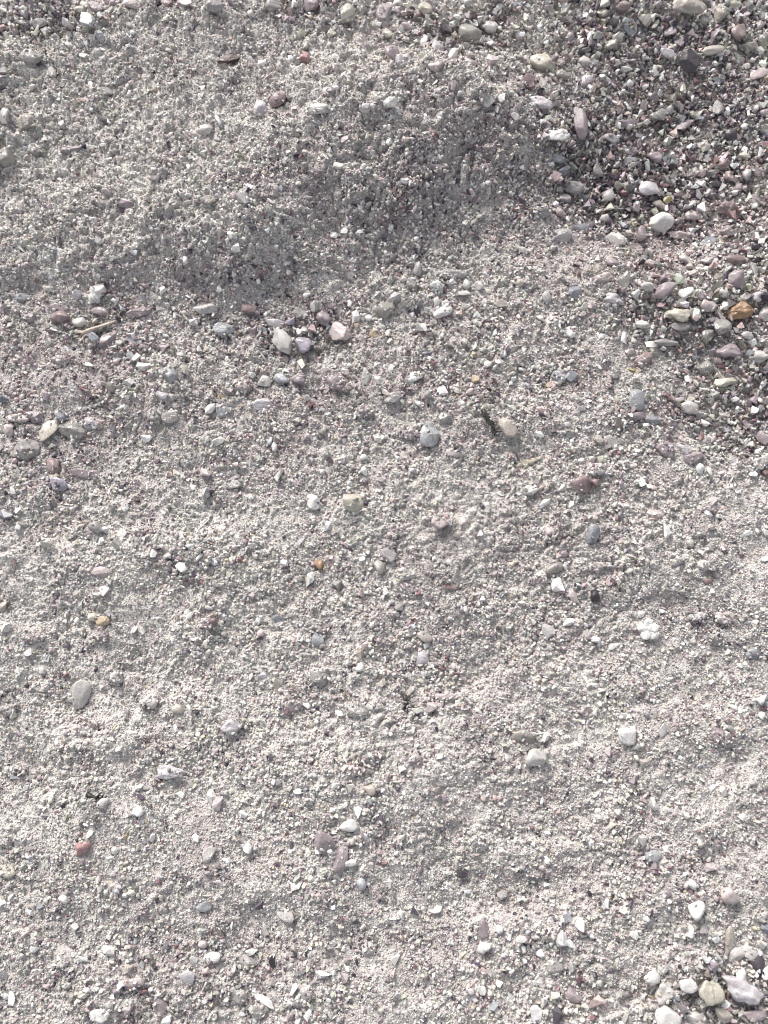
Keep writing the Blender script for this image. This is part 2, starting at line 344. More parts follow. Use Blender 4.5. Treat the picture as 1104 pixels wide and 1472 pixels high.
# ------------------------------------------------------------------ single stones
# One line a stone: position, length and width (thirds of a photo pixel, from the corner given), angle, tone, shape;
# after a bar, for the stones others are described by: short description | full label
STONES = {
(0, 0): '''
385 110 105 75 50 B a|pale blue-grey stone near the top left|pale blue-grey glassy stone in the grit near the top left corner
432 168 66 52 60 B a
22 98 52 24 5 W e
14 36 30 26 0 W r
48 40 24 22 0 W r
100 40 34 28 0 W r
345 45 75 42 80 S a
735 75 90 66 10 S f
800 28 95 52 10 M a
930 32 105 80 0 G r
1085 65 48 36 70 P r
410 42 90 60 20 M r
570 25 95 60 0 Q r
655 16 66 46 0 M r
722 22 80 58 20 R a
280 68 40 30 30 K a
1000 255 156 46 -20 X e|dark brown splinter|dark brown splinter lying on the pale sand mound near the top
455 402 84 56 0 G r
22 505 92 64 70 P a|pale stone on the left edge|pale cream-grey stone on the left edge beside a tan stone
110 530 104 86 0 T r
30 695 96 98 0 S r|greenish glassy stone on the left edge|smooth pale greenish glassy stone on the left edge of the mound
160 652 84 76 0 G n
300 645 128 44 -18 M e
885 566 76 54 0 P r|small pale pebble on the mound|small rounded pale pebble casting a shadow on the upper left mound
945 525 98 28 65 Z e|slate-blue sliver|thin slate-blue sliver standing upright on the mound near a pale pebble
540 878 104 44 14 M r
462 832 72 42 20 M n
900 865 54 60 80 T a
665 776 72 40 10 M f
1020 1075 52 40 0 W a
1050 860 54 44 0 G r
15 380 46 30 0 K a|black stone on the left edge|small black stone on the left edge near the top
730 222 30 25 0 T r
440 516 72 40 10 D f
270 540 46 40 0 G r
130 245 110 84 20 D a
180 115 90 60 0 G a
60 250 70 50 30 G r
640 606 24 20 0 W r
395 300 90 50 10 Q n
225 318 60 50 0 N r
100 690 22 18 0 W r
1000 1020 60 40 20 P a
340 990 50 34 30 T f
120 856 26 24 0 P r
500 660 60 36 0 D f
300 205 60 34 0 P r
20 315 60 46 0 D a
''',
(368, 0): '''
395 86 112 76 100 S a|grey-green pointed stone at the top|pale grey-green stone tapering downwards at the top edge left of centre
240 40 84 76 0 M r
75 30 92 66 0 G r
725 62 80 70 60 Y a|pale yellow chip at the top|pale yellow angular chip near the top edge right of centre
548 62 108 74 -70 M a
485 20 52 46 0 N r
920 160 120 100 0 S a|khaki-grey block|khaki-grey angular block joined by a knobbly pale stone near the top
1008 132 96 72 0 P n
845 252 80 38 -68 W r|white oval below the khaki-grey block|white oval pebble leaning below the khaki-grey block
985 250 98 40 50 G r
1016 268 80 38 70 M r
930 275 84 40 10 Q a
948 306 42 28 -30 W a
715 180 86 78 40 L f
782 216 82 58 50 L a
590 245 82 72 60 M r
630 282 86 82 0 L n|knobbly lilac-white stone|knobbly lilac-white stone at the upper edge of the mound
545 205 62 50 0 Q n
562 150 74 46 50 T a
652 122 74 44 30 M a
525 105 42 25 -20 W a
590 130 40 36 0 M r
775 292 76 62 0 Q n
850 372 84 30 10 M f
782 404 92 72 0 P n
770 360 52 24 10 W r
882 410 36 30 0 W a
325 150 62 44 0 Y r
212 212 34 40 0 T a
208 250 66 50 70 C a|small reddish chip on the mound|small reddish-brown chip on top of the mound below the grey-green pointed stone
345 240 42 34 0 W a
100 436 96 78 -60 R a|dark taupe stone on the mound|dark taupe angular stone on the mound beside a bluish-white one
18 478 96 76 65 L a|bluish-white stone on the mound|bluish-white angular stone left of the dark taupe stone on the mound
265 482 124 56 5 P n|long pale stone on the mound|long knobbly pale stone on the mound right of the dark taupe stone
470 472 62 52 60 L r
540 436 78 62 0 P n
580 456 80 32 85 W e
626 416 82 62 0 S n
376 326 32 24 0 W a
398 356 27 18 -30 W f
576 625 46 35 0 W r
745 652 84 44 -20 P a
797 726 104 46 0 M n
385 602 60 42 80 M a
355 720 42 34 0 P a
385 998 52 40 40 W a
585 966 42 30 0 W a
1045 830 37 24 0 W a
210 712 36 34 0 D a
1015 370 32 15 30 W f
900 472 82 54 20 P n
1000 442 46 50 0 N r
1060 428 46 50 0 P a
910 12 52 40 0 P a
1045 38 42 48 0 W a
990 34 60 28 -50 S e
850 116 76 36 -25 S a
866 106 34 26 0 W a
660 50 50 44 0 Q r
290 85 46 30 0 T r
430 15 44 24 0 W f
880 62 44 40 0 P r
760 20 70 42 0 M a
600 60 60 90 80 M f
340 1020 44 34 0 W a
450 890 34 26 0 W a
640 780 40 40 0 W a
500 655 46 30 0 P a
''',
(736, 0): '''
125 285 126 80 20 Y r|cream oval pebble|smooth cream oval pebble in the grit at the top
220 32 62 44 10 W a
315 82 46 30 0 W r
118 118 36 25 0 W r
150 48 74 40 10 M a
385 66 72 58 70 T r
425 202 92 74 0 S n
572 96 92 66 60 S a
475 52 84 66 0 R n
755 50 190 104 0 T n|large taupe lump at the top|largest stone of the top edge, a knobbly taupe lump
890 72 90 72 70 T r
955 32 84 56 -10 Y n
675 246 104 58 12 L a|lilac-white stone beside the black stone|lilac-white angular stone touching the left of the large black stone
750 288 128 104 70 K a|large blackish stone|large blackish purple stone in the grit near the top right
860 232 112 52 -8 T a|tan slab|tan rectangular slab right of the large blackish stone
1015 210 92 48 0 S r
970 155 104 84 -40 R a
950 125 48 42 0 W r
315 276 82 66 20 P n
110 456 144 62 10 L n|rough lilac lump|rough crusty lilac lump over a dark hollow in the grit
120 396 46 40 0 K r
292 545 168 68 85 M a|upright mauve-grey prism|tall mauve-grey prism standing beside the bright white lump
190 605 122 70 -8 W n|bright white lump|bright white double lump in the grit right of the mound
495 546 132 58 -5 M a
420 606 84 52 25 G a
505 370 52 45 0 W r
390 332 36 30 0 W r
502 466 34 30 60 W r
600 420 62 30 0 P r
735 390 46 44 0 Y r
778 432 62 38 50 W n
880 478 98 74 80 G a
930 482 36 30 90 W r
1053 470 36 32 0 W r
1000 546 42 34 0 W a
1070 662 66 42 -40 W a
735 552 114 56 -40 M a
622 510 98 86 0 N r
820 640 84 44 12 P a
845 686 62 30 -20 W a
1000 656 56 28 -10 W f
615 690 88 80 0 M n
605 738 36 22 0 W r
500 696 66 34 -20 L f
450 716 52 40 0 G r
195 692 92 54 10 Z r
218 746 74 40 -30 Z a
365 742 80 66 80 G r
585 832 106 78 10 L r|grey-lilac rounded stone|grey-lilac rounded stone above the mustard-yellow chip
666 872 50 38 -40 V a|mustard-yellow chip|small mustard-yellow chip on a dark olive stone above a large pale pebble
630 892 74 54 0 T a
635 976 118 92 -12 W r|large pale pebble right of the mound|large smooth white pebble, wide above and narrow below, in the grit
555 1012 92 64 80 M r
500 1012 60 44 75 T n
400 946 72 40 -10 P a
765 890 46 44 0 W r
770 938 82 58 0 Q r
850 1046 84 56 -25 Z f|dark slate flake|dark slate-blue flake in the grit right of the large pale pebble
816 798 48 38 -60 W f
872 802 76 46 10 K a
410 852 92 74 75 G a
225 860 72 58 0 D r
262 818 124 76 0 D n
300 986 84 44 0 Z f
1062 326 94 48 -15 Q f|salmon-pink flake on the right edge|salmon-pink flat flake on the right edge near the top
980 816 116 48 -15 M a
905 726 84 58 0 R r
210 1022 112 74 -20 G a
120 910 114 80 0 G n
205 920 66 44 80 M a
50 1086 72 48 0 P a
15 506 42 38 0 N r
448 1036 84 68 60 P r
590 1086 62 40 0 P r
740 1022 154 56 0 Q n
1070 1056 58 44 0 P r
925 905 124 100 0 R n
930 1000 80 60 20 M a
1010 60 60 40 0 M a
1060 120 70 40 -20 Q a
820 100 60 60 0 S r
680 150 70 60 30 M a
540 180 50 40 0 M r
250 170 60 50 -40 M r
40 160 60 46 70 L r
220 330 90 60 0 S n
320 350 80 50 -30 L a
880 350 46 40 0 G r
1010 290 60 30 -10 Q a
940 590 80 70 0 K a
680 480 50 46 0 G r
1050 870 50 50 0 M r
1010 760 60 50 30 G r
700 700 44 34 0 W a
850 750 54 26 -10 W a
760 760 60 40 0 G r
530 900 50 60 0 M a
370 915 50 36 0 P r
480 970 60 50 0 B r
660 780 60 44 0 D a
''',
(0, 368): '''
415 166 104 88 -55 W n|bumpy white stone at the left|bumpy pinkish-white stone at the foot of the mound on the left
335 168 62 48 0 L n
885 230 118 54 -5 P r|long pale pebble at the foot of the mound|long rounded pale pebble at the foot of the mound left of centre
1075 230 72 52 0 R r
265 266 96 58 15 R r|maroon stone at the left|dark maroon stone under a mauve-grey flake near the left edge
270 220 112 44 0 M f
345 292 76 52 0 P r
90 182 98 44 0 B a
35 272 64 22 0 T f
130 262 72 60 80 M r
215 145 72 40 0 S r
600 246 120 46 -15 M e
475 352 126 56 -45 M a
570 360 66 32 35 W f
970 320 106 66 0 B a|pale blue-grey stone below the mound|pale blue-grey stone below the long pale pebble at the foot of the mound
885 405 42 36 0 T a
562 432 70 22 30 B f
730 512 94 68 55 B a|bluish-white stone at the left|bluish-white angular stone on the sand below the mound, left side
265 452 84 50 0 P n
906 662 46 44 0 W r
968 666 72 60 -30 B f
960 606 42 30 0 U a
205 752 108 74 -50 Y f|pale cream flake at the left|pale cream glassy flake near the left edge below the mound
315 752 132 88 20 N r
155 696 74 58 0 M r
635 790 62 35 0 W a
945 800 58 40 -70 P a
985 790 36 30 0 T a
555 736 42 38 0 D r
390 726 84 66 0 L n
665 692 80 60 80 D n
45 756 62 50 0 Q r
80 702 112 40 0 Q n
885 936 72 34 5 Q r
835 1000 46 20 20 W f
370 940 154 46 10 M f
235 910 82 58 70 R n
800 18 36 28 0 W a
945 146 56 34 80 W a
705 150 42 30 0 W a
110 836 124 98 0 D r
265 690 62 58 0 B a
60 402 38 34 0 B r
20 622 52 42 80 Z r
735 692 76 68 0 P r
250 985 90 60 30 A a
130 935 100 60 0 P n
430 240 90 40 10 M a
700 605 60 50 0 L r
560 550 60 40 0 P n
1050 560 80 60 0 Q n
1000 985 90 40 0 G f
890 1030 60 50 0 G a
200 600 60 50 0 M r
840 290 50 40 0 P r
620 480 50 40 0 P a
''',
(368, 368): '''
555 236 92 70 -50 S r|smooth greenish pebble|smooth greenish-grey pebble at the foot of the mound in the middle
580 105 38 34 0 N r
600 176 60 44 -30 G a
365 346 104 86 30 Q a|pinkish angular stone|pinkish-grey angular stone at the foot of the mound in the middle
118 382 130 80 60 P a|pale beige angular stone|large pale beige angular stone left of the violet stone
190 332 62 50 0 W n
205 392 84 72 40 A a|violet stone|rough violet stone at the foot of the mound in the middle
188 248 58 54 0 N r
255 222 60 46 75 N r
292 272 86 72 30 M n
80 292 84 40 10 L a
150 286 46 34 30 A a
30 320 50 40 70 B a
485 271 47 30 -15 W r
222 172 36 28 0 W r
405 207 32 30 0 N r
430 266 74 40 0 L n
805 250 96 56 -40 W a|white angular stone below the mound|white angular stone with a dark gap under it, right of the greenish pebble
675 130 80 68 70 N a
845 112 42 20 0 W r
775 125 62 38 0 W n
905 126 72 38 0 P n
512 340 52 44 0 U a|pale ochre chip|small pale ochre chip below the smooth greenish pebble
565 340 44 38 0 T r
870 160 112 30 8 D f
835 82 164 46 0 G n
1060 210 74 40 10 T a
200 470 58 44 0 T r
300 490 42 34 70 W a
400 475 36 30 70 W a
580 490 54 38 -20 W a
685 522 84 48 -10 W n
530 540 64 44 0 P a
475 520 82 48 80 P a
360 556 114 82 30 M n|lumpy mauve-grey stone|lumpy dark mauve-grey stone below the pinkish angular stone
470 672 84 64 0 M n
425 695 42 30 0 P a
30 642 84 58 0 L r
110 536 62 48 0 B r
35 542 66 56 0 P a
180 532 74 46 0 M n
590 612 80 48 -20 P r
740 602 56 46 0 D a
750 775 122 84 -76 B a|pale blue stone in the middle|pale blue pitted upright stone on the open sand in the middle
1085 746 104 76 80 T r|tan stone beside the black spiky fragment|tan rounded stone touching the black spiky fragment
945 536 52 40 0 U r
800 582 74 40 0 L a
245 1060 78 62 20 W a|cream-white stone left of the glassy one|small cream-white angular stone just left of a round greenish-cream glassy one
420 1066 98 78 0 Y r|round glassy cream pebble|round glassy greenish-cream pebble half sunk in the sand in the middle
80 826 58 34 0 W a
470 930 46 34 -60 W a
430 776 36 30 0 Q r
850 850 84 46 0 Q n
290 756 48 34 0 S r
100 950 64 46 -30 P f
665 770 84 56 0 M n
815 700 64 50 0 N r
700 60 60 40 0 G a
960 130 60 40 0 G r
780 200 50 44 0 P a
920 590 60 30 -20 Q n
1000 470 50 40 0 P a
''',
(736, 368): '''
390 96 104 58 -10 Q n
485 112 92 70 -45 N r
285 82 62 34 80 R a
268 160 72 56 -60 Z a
440 190 114 58 10 L n
580 140 84 54 0 P r
650 162 114 80 -10 M a|mauve-grey stone beside the white chip|large mauve-grey angular stone left of the white chip
745 166 70 48 -25 W a|white chip in the pinkish grit|clean white angular chip among pinkish grit right of the mound
885 100 58 50 0 T r
960 112 86 80 20 M r|round purple-grey pebble|round purple-grey pebble above the orange-brown stone
910 166 64 40 0 P a
840 222 104 66 0 Q n
972 248 118 86 0 O n|orange-brown stone|rough orange-brown stone in the grit near the right edge
705 266 112 74 12 Y n|cream-tan stone|cream-tan lumpy stone left of the orange-brown stone
775 246 62 44 75 M r
720 312 104 50 0 D a
1050 182 74 60 0 L n
1085 252 92 62 85 P r
900 312 94 84 0 N a
840 350 76 66 0 N r
1035 375 62 22 -5 W f
1010 345 72 50 0 P n
930 412 132 84 10 M n
1065 442 80 72 0 P n
660 376 134 42 0 G e
745 26 88 40 45 P e
840 26 84 48 0 G r
965 22 134 58 0 R n
555 456 114 66 -20 R n
505 416 44 34 0 Q r
770 480 42 34 60 K a
830 482 94 78 0 N r
910 550 104 52 -5 Y a|cream-white chip near the right edge|cream-white pointed chip on the sand below the orange-brown stone
1040 666 52 38 25 W a
870 600 64 42 0 N r
535 626 102 78 80 B a|bluish-white block|bluish-white block-shaped stone on the sand right of centre
540 692 94 38 0 M r
205 520 84 66 20 B n
40 490 38 22 -20 W a
250 340 48 34 0 W n
425 616 36 25 0 W a
300 986 94 82 0 R r|reddish-brown rounded stone|reddish-brown rounded stone on the sand right of centre
355 978 62 48 0 R a
745 836 68 50 0 L r
660 832 86 76 30 M n
780 872 84 58 0 M a
1070 892 76 66 0 P n
1040 942 62 40 0 W a
1085 936 58 40 80 R r
810 920 54 38 -20 W a
850 936 44 30 0 P a
1075 790 82 58 80 M a
140 1070 68 44 0 W n
75 1012 84 48 0 P n
360 922 84 58 0 L n
260 800 26 20 0 W r
272 885 28 22 60 W r
297 882 26 20 0 W r
370 796 84 25 -20 S f
420 802 114 62 -10 D f
515 490 32 26 0 V a
250 520 60 40 0 Z a
150 180 60 50 0 G r
560 300 80 50 10 P n
480 360 60 50 0 L r
760 660 90 70 0 P n
600 710 80 50 0 Z n
340 880 50 36 0 P r
560 980 60 40 0 P a
690 100 60 40 30 M a
590 40 90 40 0 Q n
430 30 80 44 0 M a
1040 60 60 50 0 P r
30 120 40 50 0 T r
''',
(0, 736): '''
355 786 122 76 105 P r|pale oblong stone at the left|pale pinkish oblong stone casting a shadow on the lower left sand
1000 925 88 66 -5 L n|lilac-white nodule|lilac-white nodule with a dark shadow under it on the lower left sand
440 128 58 34 -20 W r
528 97 38 36 0 W r
785 98 40 22 0 W r
820 148 37 28 0 W a
662 180 37 34 0 W a
785 238 48 34 0 W a
30 18 58 50 0 Z r
80 66 52 30 0 W a
455 76 50 34 80 L a
415 66 74 56 0 D r
210 140 84 32 -10 S f
330 86 104 38 -30 T n
440 255 94 42 0 Q f
468 300 36 28 0 W r
450 336 58 38 0 L a
400 455 62 36 20 Y a
440 470 70 44 10 U a|pale ochre stone at the left|pale ochre stone with a lilac grain on it, left side sand
465 440 47 30 0 L r
335 470 36 25 0 W r
578 510 47 22 5 W r
430 542 74 54 0 M n
30 500 62 44 0 P n
130 606 52 25 30 W a
640 820 84 62 -15 P n
495 716 68 54 0 P n
770 856 74 34 0 T n
820 856 62 42 0 P a
55 876 37 30 0 Y r
40 850 92 54 -20 D n
185 685 48 34 0 P a
1085 710 36 30 0 P a
150 545 70 50 0 M n
300 75 30 24 0 W a
20 410 50 40 0 T a
920 475 50 30 0 R a
''',
(368, 736): '''
800 42 94 72 0 Q n|dusty pink lump|rough dusty pink lump on the open sand in the middle
965 96 42 40 0 L r
310 66 54 46 0 L r
565 186 86 76 40 G r
530 240 84 38 25 S r
650 266 84 58 0 P n
125 220 54 40 0 L a
272 228 52 40 75 O r|small brown pebble|small brown pebble beside pale pink sand left of centre
325 216 74 58 0 Q n
350 312 54 48 0 D r
435 322 18 18 0 K r
90 466 84 48 0 Z f
268 553 70 52 40 B a|bluish-white chip in the middle|bluish-white chip beside a dark patch on the sand left of centre
270 502 104 74 20 D n
725 540 70 48 20 T a|olive-tan chip|olive-tan chip above a white one on the sand in the middle
735 576 58 40 -30 W a
715 632 68 58 80 L a
445 670 44 34 0 W a
280 716 94 66 0 N r
145 822 102 88 40 Q n
90 740 47 44 0 T r
440 852 84 66 0 N r
715 892 68 60 0 P n
820 802 94 58 0 Q n
755 846 64 48 0 Q r
220 830 32 28 0 W a
790 1055 33 22 0 W a
1080 1060 37 34 0 W a
1045 578 32 18 0 Y r
845 320 94 34 -5 R f
555 346 74 34 0 Q n
990 890 94 38 12 M f
545 736 64 44 0 Y n
230 290 64 40 0 P n
620 410 84 34 0 D f
540 690 30 24 0 W a
''',
(736, 736): '''
553 437 42 38 80 W r
493 965 92 84 0 W r|round white pebble|round white pebble on the lower right sand
100 1062 92 78 -40 P r|rounded grey-cream pebble|rounded grey-cream pebble below the olive-cream one on the lower sand
50 968 108 50 0 S r|olive-cream pebble|flat oval olive-cream pebble on the lower sand right of centre
180 242 84 42 -15 S r|pale olive pebble|pale olive oval pebble with a shadow beneath it, right of centre
195 318 68 46 0 L a
345 96 88 58 -80 Z a|slate-blue pointed stone|slate-blue pointed stone on the sand right of centre
160 96 94 76 0 Q n
360 362 62 50 60 K n
260 370 74 40 10 Q n
150 510 74 38 -10 G f
240 478 64 40 0 W n
362 550 42 34 80 W a
413 555 19 18 0 W r
385 565 20 18 0 W r
430 580 44 34 0 W a
665 82 88 34 15 W a
720 206 84 48 -10 P n
835 230 74 44 0 P n
838 296 48 44 0 R n
1090 205 38 30 0 W a
355 746 37 34 0 W r
1075 810 42 36 70 W a
1075 880 38 30 -20 W a
880 546 74 58 0 G n
1040 612 74 58 0 Z n
620 16 84 50 0 Q r
690 12 48 36 0 D r
840 10 54 32 0 L r
765 140 44 38 0 N r
860 70 54 22 -10 D f
575 1076 64 40 0 T n
900 962 104 88 30 M n
650 942 54 40 0 P r
800 456 84 40 0 P n
930 462 124 64 10 Q n
145 970 44 40 0 W a
1010 95 30 25 0 W r
''',
(0, 1104): '''
362 340 66 50 -25 C r|crimson-pink pebble|shiny crimson-pink pebble on the lower left sand
390 285 30 28 0 W a
65 10 94 50 0 P n
115 85 32 18 80 W a
600 85 48 24 -25 W r
735 18 124 58 0 L n|pale lilac lump at the lower left|pale lilac lump shading the sand below it, lower left
910 126 64 48 0 P r
940 152 74 38 0 M n
1050 198 48 34 0 W a
1068 342 48 44 30 W a
900 370 72 50 -45 P a
600 185 54 38 -30 W a
500 355 48 40 0 P a
10 570 42 36 80 W a
130 622 54 34 25 W a
275 563 48 40 0 W a
325 685 44 40 0 P a
885 590 68 48 0 B r
150 775 42 25 -25 W r
360 822 54 38 0 W a
915 815 78 44 -10 W a
840 826 64 40 0 P n
815 895 66 50 40 L a|bluish-white angular chip at the bottom|bluish-white angular chip near the bottom, left of centre
1085 790 48 44 20 W a
1070 836 74 58 0 G r
1035 985 64 56 30 N a
435 1065 78 48 0 W n|white lump on the bottom edge|white knobbly lump on the bottom edge left of centre
50 990 54 34 -15 W a
570 930 104 46 0 Q n
310 990 42 34 80 D a
720 1085 54 44 0 W a
555 1040 54 40 0 M n
690 1012 82 64 60 M a
875 760 42 30 0 Q r
40 440 70 60 0 Y n
470 790 54 40 0 P a
650 955 27 22 0 W r
450 150 50 40 0 P n
845 300 40 34 0 P a
''',
(368, 1104): '''
430 12 74 48 0 Q r
180 100 46 38 70 W a
488 95 54 44 0 T r|small tan pebble|small round tan pebble on the lower sand in the middle
345 75 37 22 0 W a
400 246 80 48 0 W r|white pebble above the mauve stones|smooth white pebble with a shadow, above two folded mauve stones, lower middle
298 322 112 76 40 M a|mauve folded stone|mauve glossy stone, the upper of two on the lower middle sand
365 392 108 66 -60 M a
405 410 44 38 0 P r
888 457 42 32 0 K a|small navy-black chip|small navy-black chip on pale sand, lower middle
340 487 30 28 0 W r
175 505 64 48 0 P n
455 500 54 38 0 B a
985 775 54 38 -60 W a
625 630 42 30 80 W a
775 610 48 44 0 P a
960 660 84 40 -20 P n
1045 695 64 25 -10 W e
130 632 78 46 30 P a
975 690 66 54 60 M a
1060 550 64 30 20 D f
600 820 74 25 -10 P f
290 885 48 44 0 W a
40 1000 96 30 30 W e|long white splinter at the bottom|long white splinter near the bottom edge left of centre
20 1045 64 56 -30 N a
210 990 84 66 0 D n
1025 1025 64 30 -10 B r
485 780 64 56 0 P n
975 955 54 40 0 W a
1045 925 54 44 0 W a
225 1060 94 20 5 W f
165 950 48 30 0 W a
40 700 54 40 0 D n
70 832 42 30 80 K n
''',
(736, 1104): '''
605 380 64 48 -30 B a|bluish-white chip at the lower right|bluish-white smooth chip on the sand at the lower right
662 350 30 28 0 W a
790 605 74 62 -45 W r|bright white oval at the lower right|bright white oval pebble on the sand at the lower right
935 546 76 62 0 Q r|round pinkish pebble at the lower right|round pinkish pebble right of the bright white oval, lower right
575 645 42 38 80 W a
605 150 54 38 0 P r
910 100 64 34 10 P a
775 500 44 38 0 W a
1070 640 68 50 0 P n
930 748 122 32 95 T e|upright tan splinter|upright tan splinter near the right edge at the bottom
1070 760 54 50 0 P a
525 715 52 30 -70 W f
240 640 58 46 60 B a
295 680 54 48 0 P n
210 735 68 44 0 W a
250 757 40 32 0 W a
118 795 47 36 -60 W a
45 738 54 34 0 P a
185 860 74 48 0 G a
250 850 40 34 0 P a
600 895 68 58 0 W n|knobbly white stone near the bottom right|knobbly white stone near the bottom right, left of a white angular one
755 930 80 66 20 W a
665 860 64 44 0 W n
660 966 88 80 0 P n
840 952 98 90 0 Y n|large yellowish-cream lump|large knobbly yellowish-cream lump in the bottom right corner
985 890 54 50 0 P a
975 952 164 86 20 L n|large lilac-white lump|largest stone of the bottom right corner, a lumpy lilac-white one
915 1020 48 35 0 W a
905 1062 106 58 35 T a
665 1066 98 84 0 W r|smooth cream-white pebble on the bottom edge|smooth cream-white pebble on the bottom edge at the right
785 1076 98 62 0 P r
1092 880 44 36 80 W a
1060 850 92 58 80 K n
1040 1062 124 48 0 M n
255 975 88 56 15 M a
140 1000 48 40 0 W a
105 1055 54 44 0 W a
190 1062 62 50 60 K n
820 690 54 44 0 N r
765 700 48 40 0 P r
965 806 64 58 0 P a
1025 796 84 58 0 P n
875 735 70 34 -10 W n
1090 690 70 44 85 Z a
850 426 68 34 15 M a
560 310 64 40 0 G n
405 585 32 30 0 W a
310 355 37 14 0 W f
455 190 42 22 -20 W f
''',
}
KIND = {'a': ('stone_chip', 'angular', 'chip'), 'r': ('pebble', 'rounded', 'pebble'), 'f': ('stone_flake', 'flat', 'flake'),
        'e': ('stone_splinter', 'narrow', 'splinter'), 'n': ('rough_stone', 'knobbly', 'stone')}
SIDE = ['right of', 'below and right of', 'below', 'below and left of', 'left of', 'above and left of', 'above', 'above and right of']

items = []
for (ox, oy), txt in STONES.items():
    for ln in txt.strip().split('\n'):
        q = ln.split('|'); t = q[0].split()
        cx, cy, L, Wd, an = map(float, t[:5])
        items.append(dict(u=ox + cx / 3, v=oy + cy / 3, L=L / 3, W=Wd / 3, an=an, tone=t[5], sh=t[6],
                          short=q[1] if len(q) > 1 else None, label=q[2] if len(q) > 2 else None))
items.sort(key=lambda d: -(1e6 if d['short'] else d['L'] * d['W']))
THINGS, REST = items[:292], items[292:]
for d in THINGS:
    if not d['short'] and float(coarse(np.array([d['u']]), np.array([d['v']]))[0]) > .5:
        d['L'] *= .86; d['W'] *= .86
SU = np.array([[d['u'], d['v'], d['L'] / 2, d['W'] / 2, math.radians(d['an'])] for d in THINGS])
def under_stone(u, v, grow):
    """True where a grain at u, v would poke through a single stone"""
    hit = np.zeros(len(u), bool)
    for cu, cv, a, b, t in SU:
        m = np.nonzero(np.abs(u - cu) + np.abs(v - cv) < 3 * a)[0]
        p = (u[m] - cu) * math.cos(t) + (v[m] - cv) * math.sin(t); q = -(u[m] - cu) * math.sin(t) + (v[m] - cv) * math.cos(t)
        hit[m] |= (p / a) ** 2 + (q / b) ** 2 < grow * grow
    return hit

# ------------------------------------------------------------------ loose grains (nobody could count them)
def hull(r, k):
    """angular crystal: convex hull of a few random points"""
    bm = bmesh.new()
    for p in r.normal(size=(k, 3)):
        bm.verts.new(p / np.linalg.norm(p) * r.uniform(.75, 1.1))
    res = bmesh.ops.convex_hull(bm, input=bm.verts[:])
    for q in [e for e in bm.verts if not e.link_faces]: bm.verts.remove(q)
    bm.verts.index_update()
    v = np.array([q.co[:] for q in bm.verts]); f = np.array([[q.index for q in g.verts] for g in bm.faces]); bm.free()
    v = v - (v.max(0) + v.min(0)) / 2
    return v / ((v.max(0) - v.min(0)) / 2), f

def prototypes(seed, lo, hi, mix, n=30):
    out = []
    r = np.random.default_rng(seed)
    for i in range(n):
        s = mix[i % len(mix)]
        v, f = rock(r, 2, s) if s == 'n' else hull(r, int(r.integers(lo, hi)))
        v = v * {'a': (1, .74, .66), 'f': (1, .8, .28), 'n': (1, .85, .75)}[s] * r.uniform(.8, 1.2, 3)
        out.append(bpy.data.objects.new('sand_grain', mesh_np('sand_grain', v, f, GRAIN, s == 'n')))
    return out
def scatter_tree(PROTO):
    ng = bpy.data.node_groups.new('scatter_grains', 'GeometryNodeTree')
    ng.interface.new_socket('Geometry', in_out='INPUT', socket_type='NodeSocketGeometry')
    ng.interface.new_socket('Geometry', in_out='OUTPUT', socket_type='NodeSocketGeometry')
    N = ng.nodes.new; L = ng.links.new
    gi = N('NodeGroupInput'); go = N('NodeGroupOutput'); inst = N('GeometryNodeInstanceOnPoints')
    g2i = N('GeometryNodeGeometryToInstance')
    for o in PROTO:
        oi = N('GeometryNodeObjectInfo'); oi.inputs['Object'].default_value = o
        L(oi.outputs['Geometry'], g2i.inputs[0])
    def attr(n, t):
        a = N('GeometryNodeInputNamedAttribute'); a.data_type = t; a.inputs['Name'].default_value = n; return a.outputs['Attribute']
    L(gi.outputs[0], inst.inputs['Points']); L(g2i.outputs[0], inst.inputs['Instance'])
    inst.inputs['Pick Instance'].default_value = True
    L(attr('pidx', 'INT'), inst.inputs['Instance Index'])
    e2r = N('FunctionNodeEulerToRotation'); L(attr('rot', 'FLOAT_VECTOR'), e2r.inputs[0]); L(e2r.outputs[0], inst.inputs['Rotation'])
    L(attr('scl', 'FLOAT_VECTOR'), inst.inputs['Scale'])
    L(inst.outputs[0], go.inputs[0])
    return ng
TREE = scatter_tree(prototypes(3, 9, 16, 'afana')); GRIT_TREE = scatter_tree(prototypes(4, 7, 13, 'aafaf'))

def scatter(name, label, cat, pos, size, col, gls, flat, tree=None):
    n = len(pos)
    me = bpy.data.meshes.new(name); me.vertices.add(n); me.vertices.foreach_set('co', pos.astype(np.float32).ravel())
    def put(nm, ty, arr, key):
        a = me.attributes.new(nm, ty, 'POINT'); a.data.foreach_set(key, np.ascontiguousarray(arr).ravel())
    rot = np.stack([rng.normal(0, flat, n), rng.normal(0, flat, n), rng.uniform(0, 6.283, n)], -1)
    scl = (size / 2)[:, None] * rng.uniform(.82, 1.18, (n, 3))
    put('rot', 'FLOAT_VECTOR', rot.astype(np.float32), 'vector'); put('scl', 'FLOAT_VECTOR', scl.astype(np.float32), 'vector')
    put('pidx', 'INT', rng.integers(0, 30, n).astype(np.int32), 'value')
    put('gcol', 'FLOAT_VECTOR', col.astype(np.float32), 'vector'); put('gls', 'FLOAT', gls.astype(np.float32), 'value')
    me.update()
    o = add(name, me); md = o.modifiers.new('grains', 'NODES'); md.node_group = tree or TREE
    return tag(o, label, cat, kind='stuff')

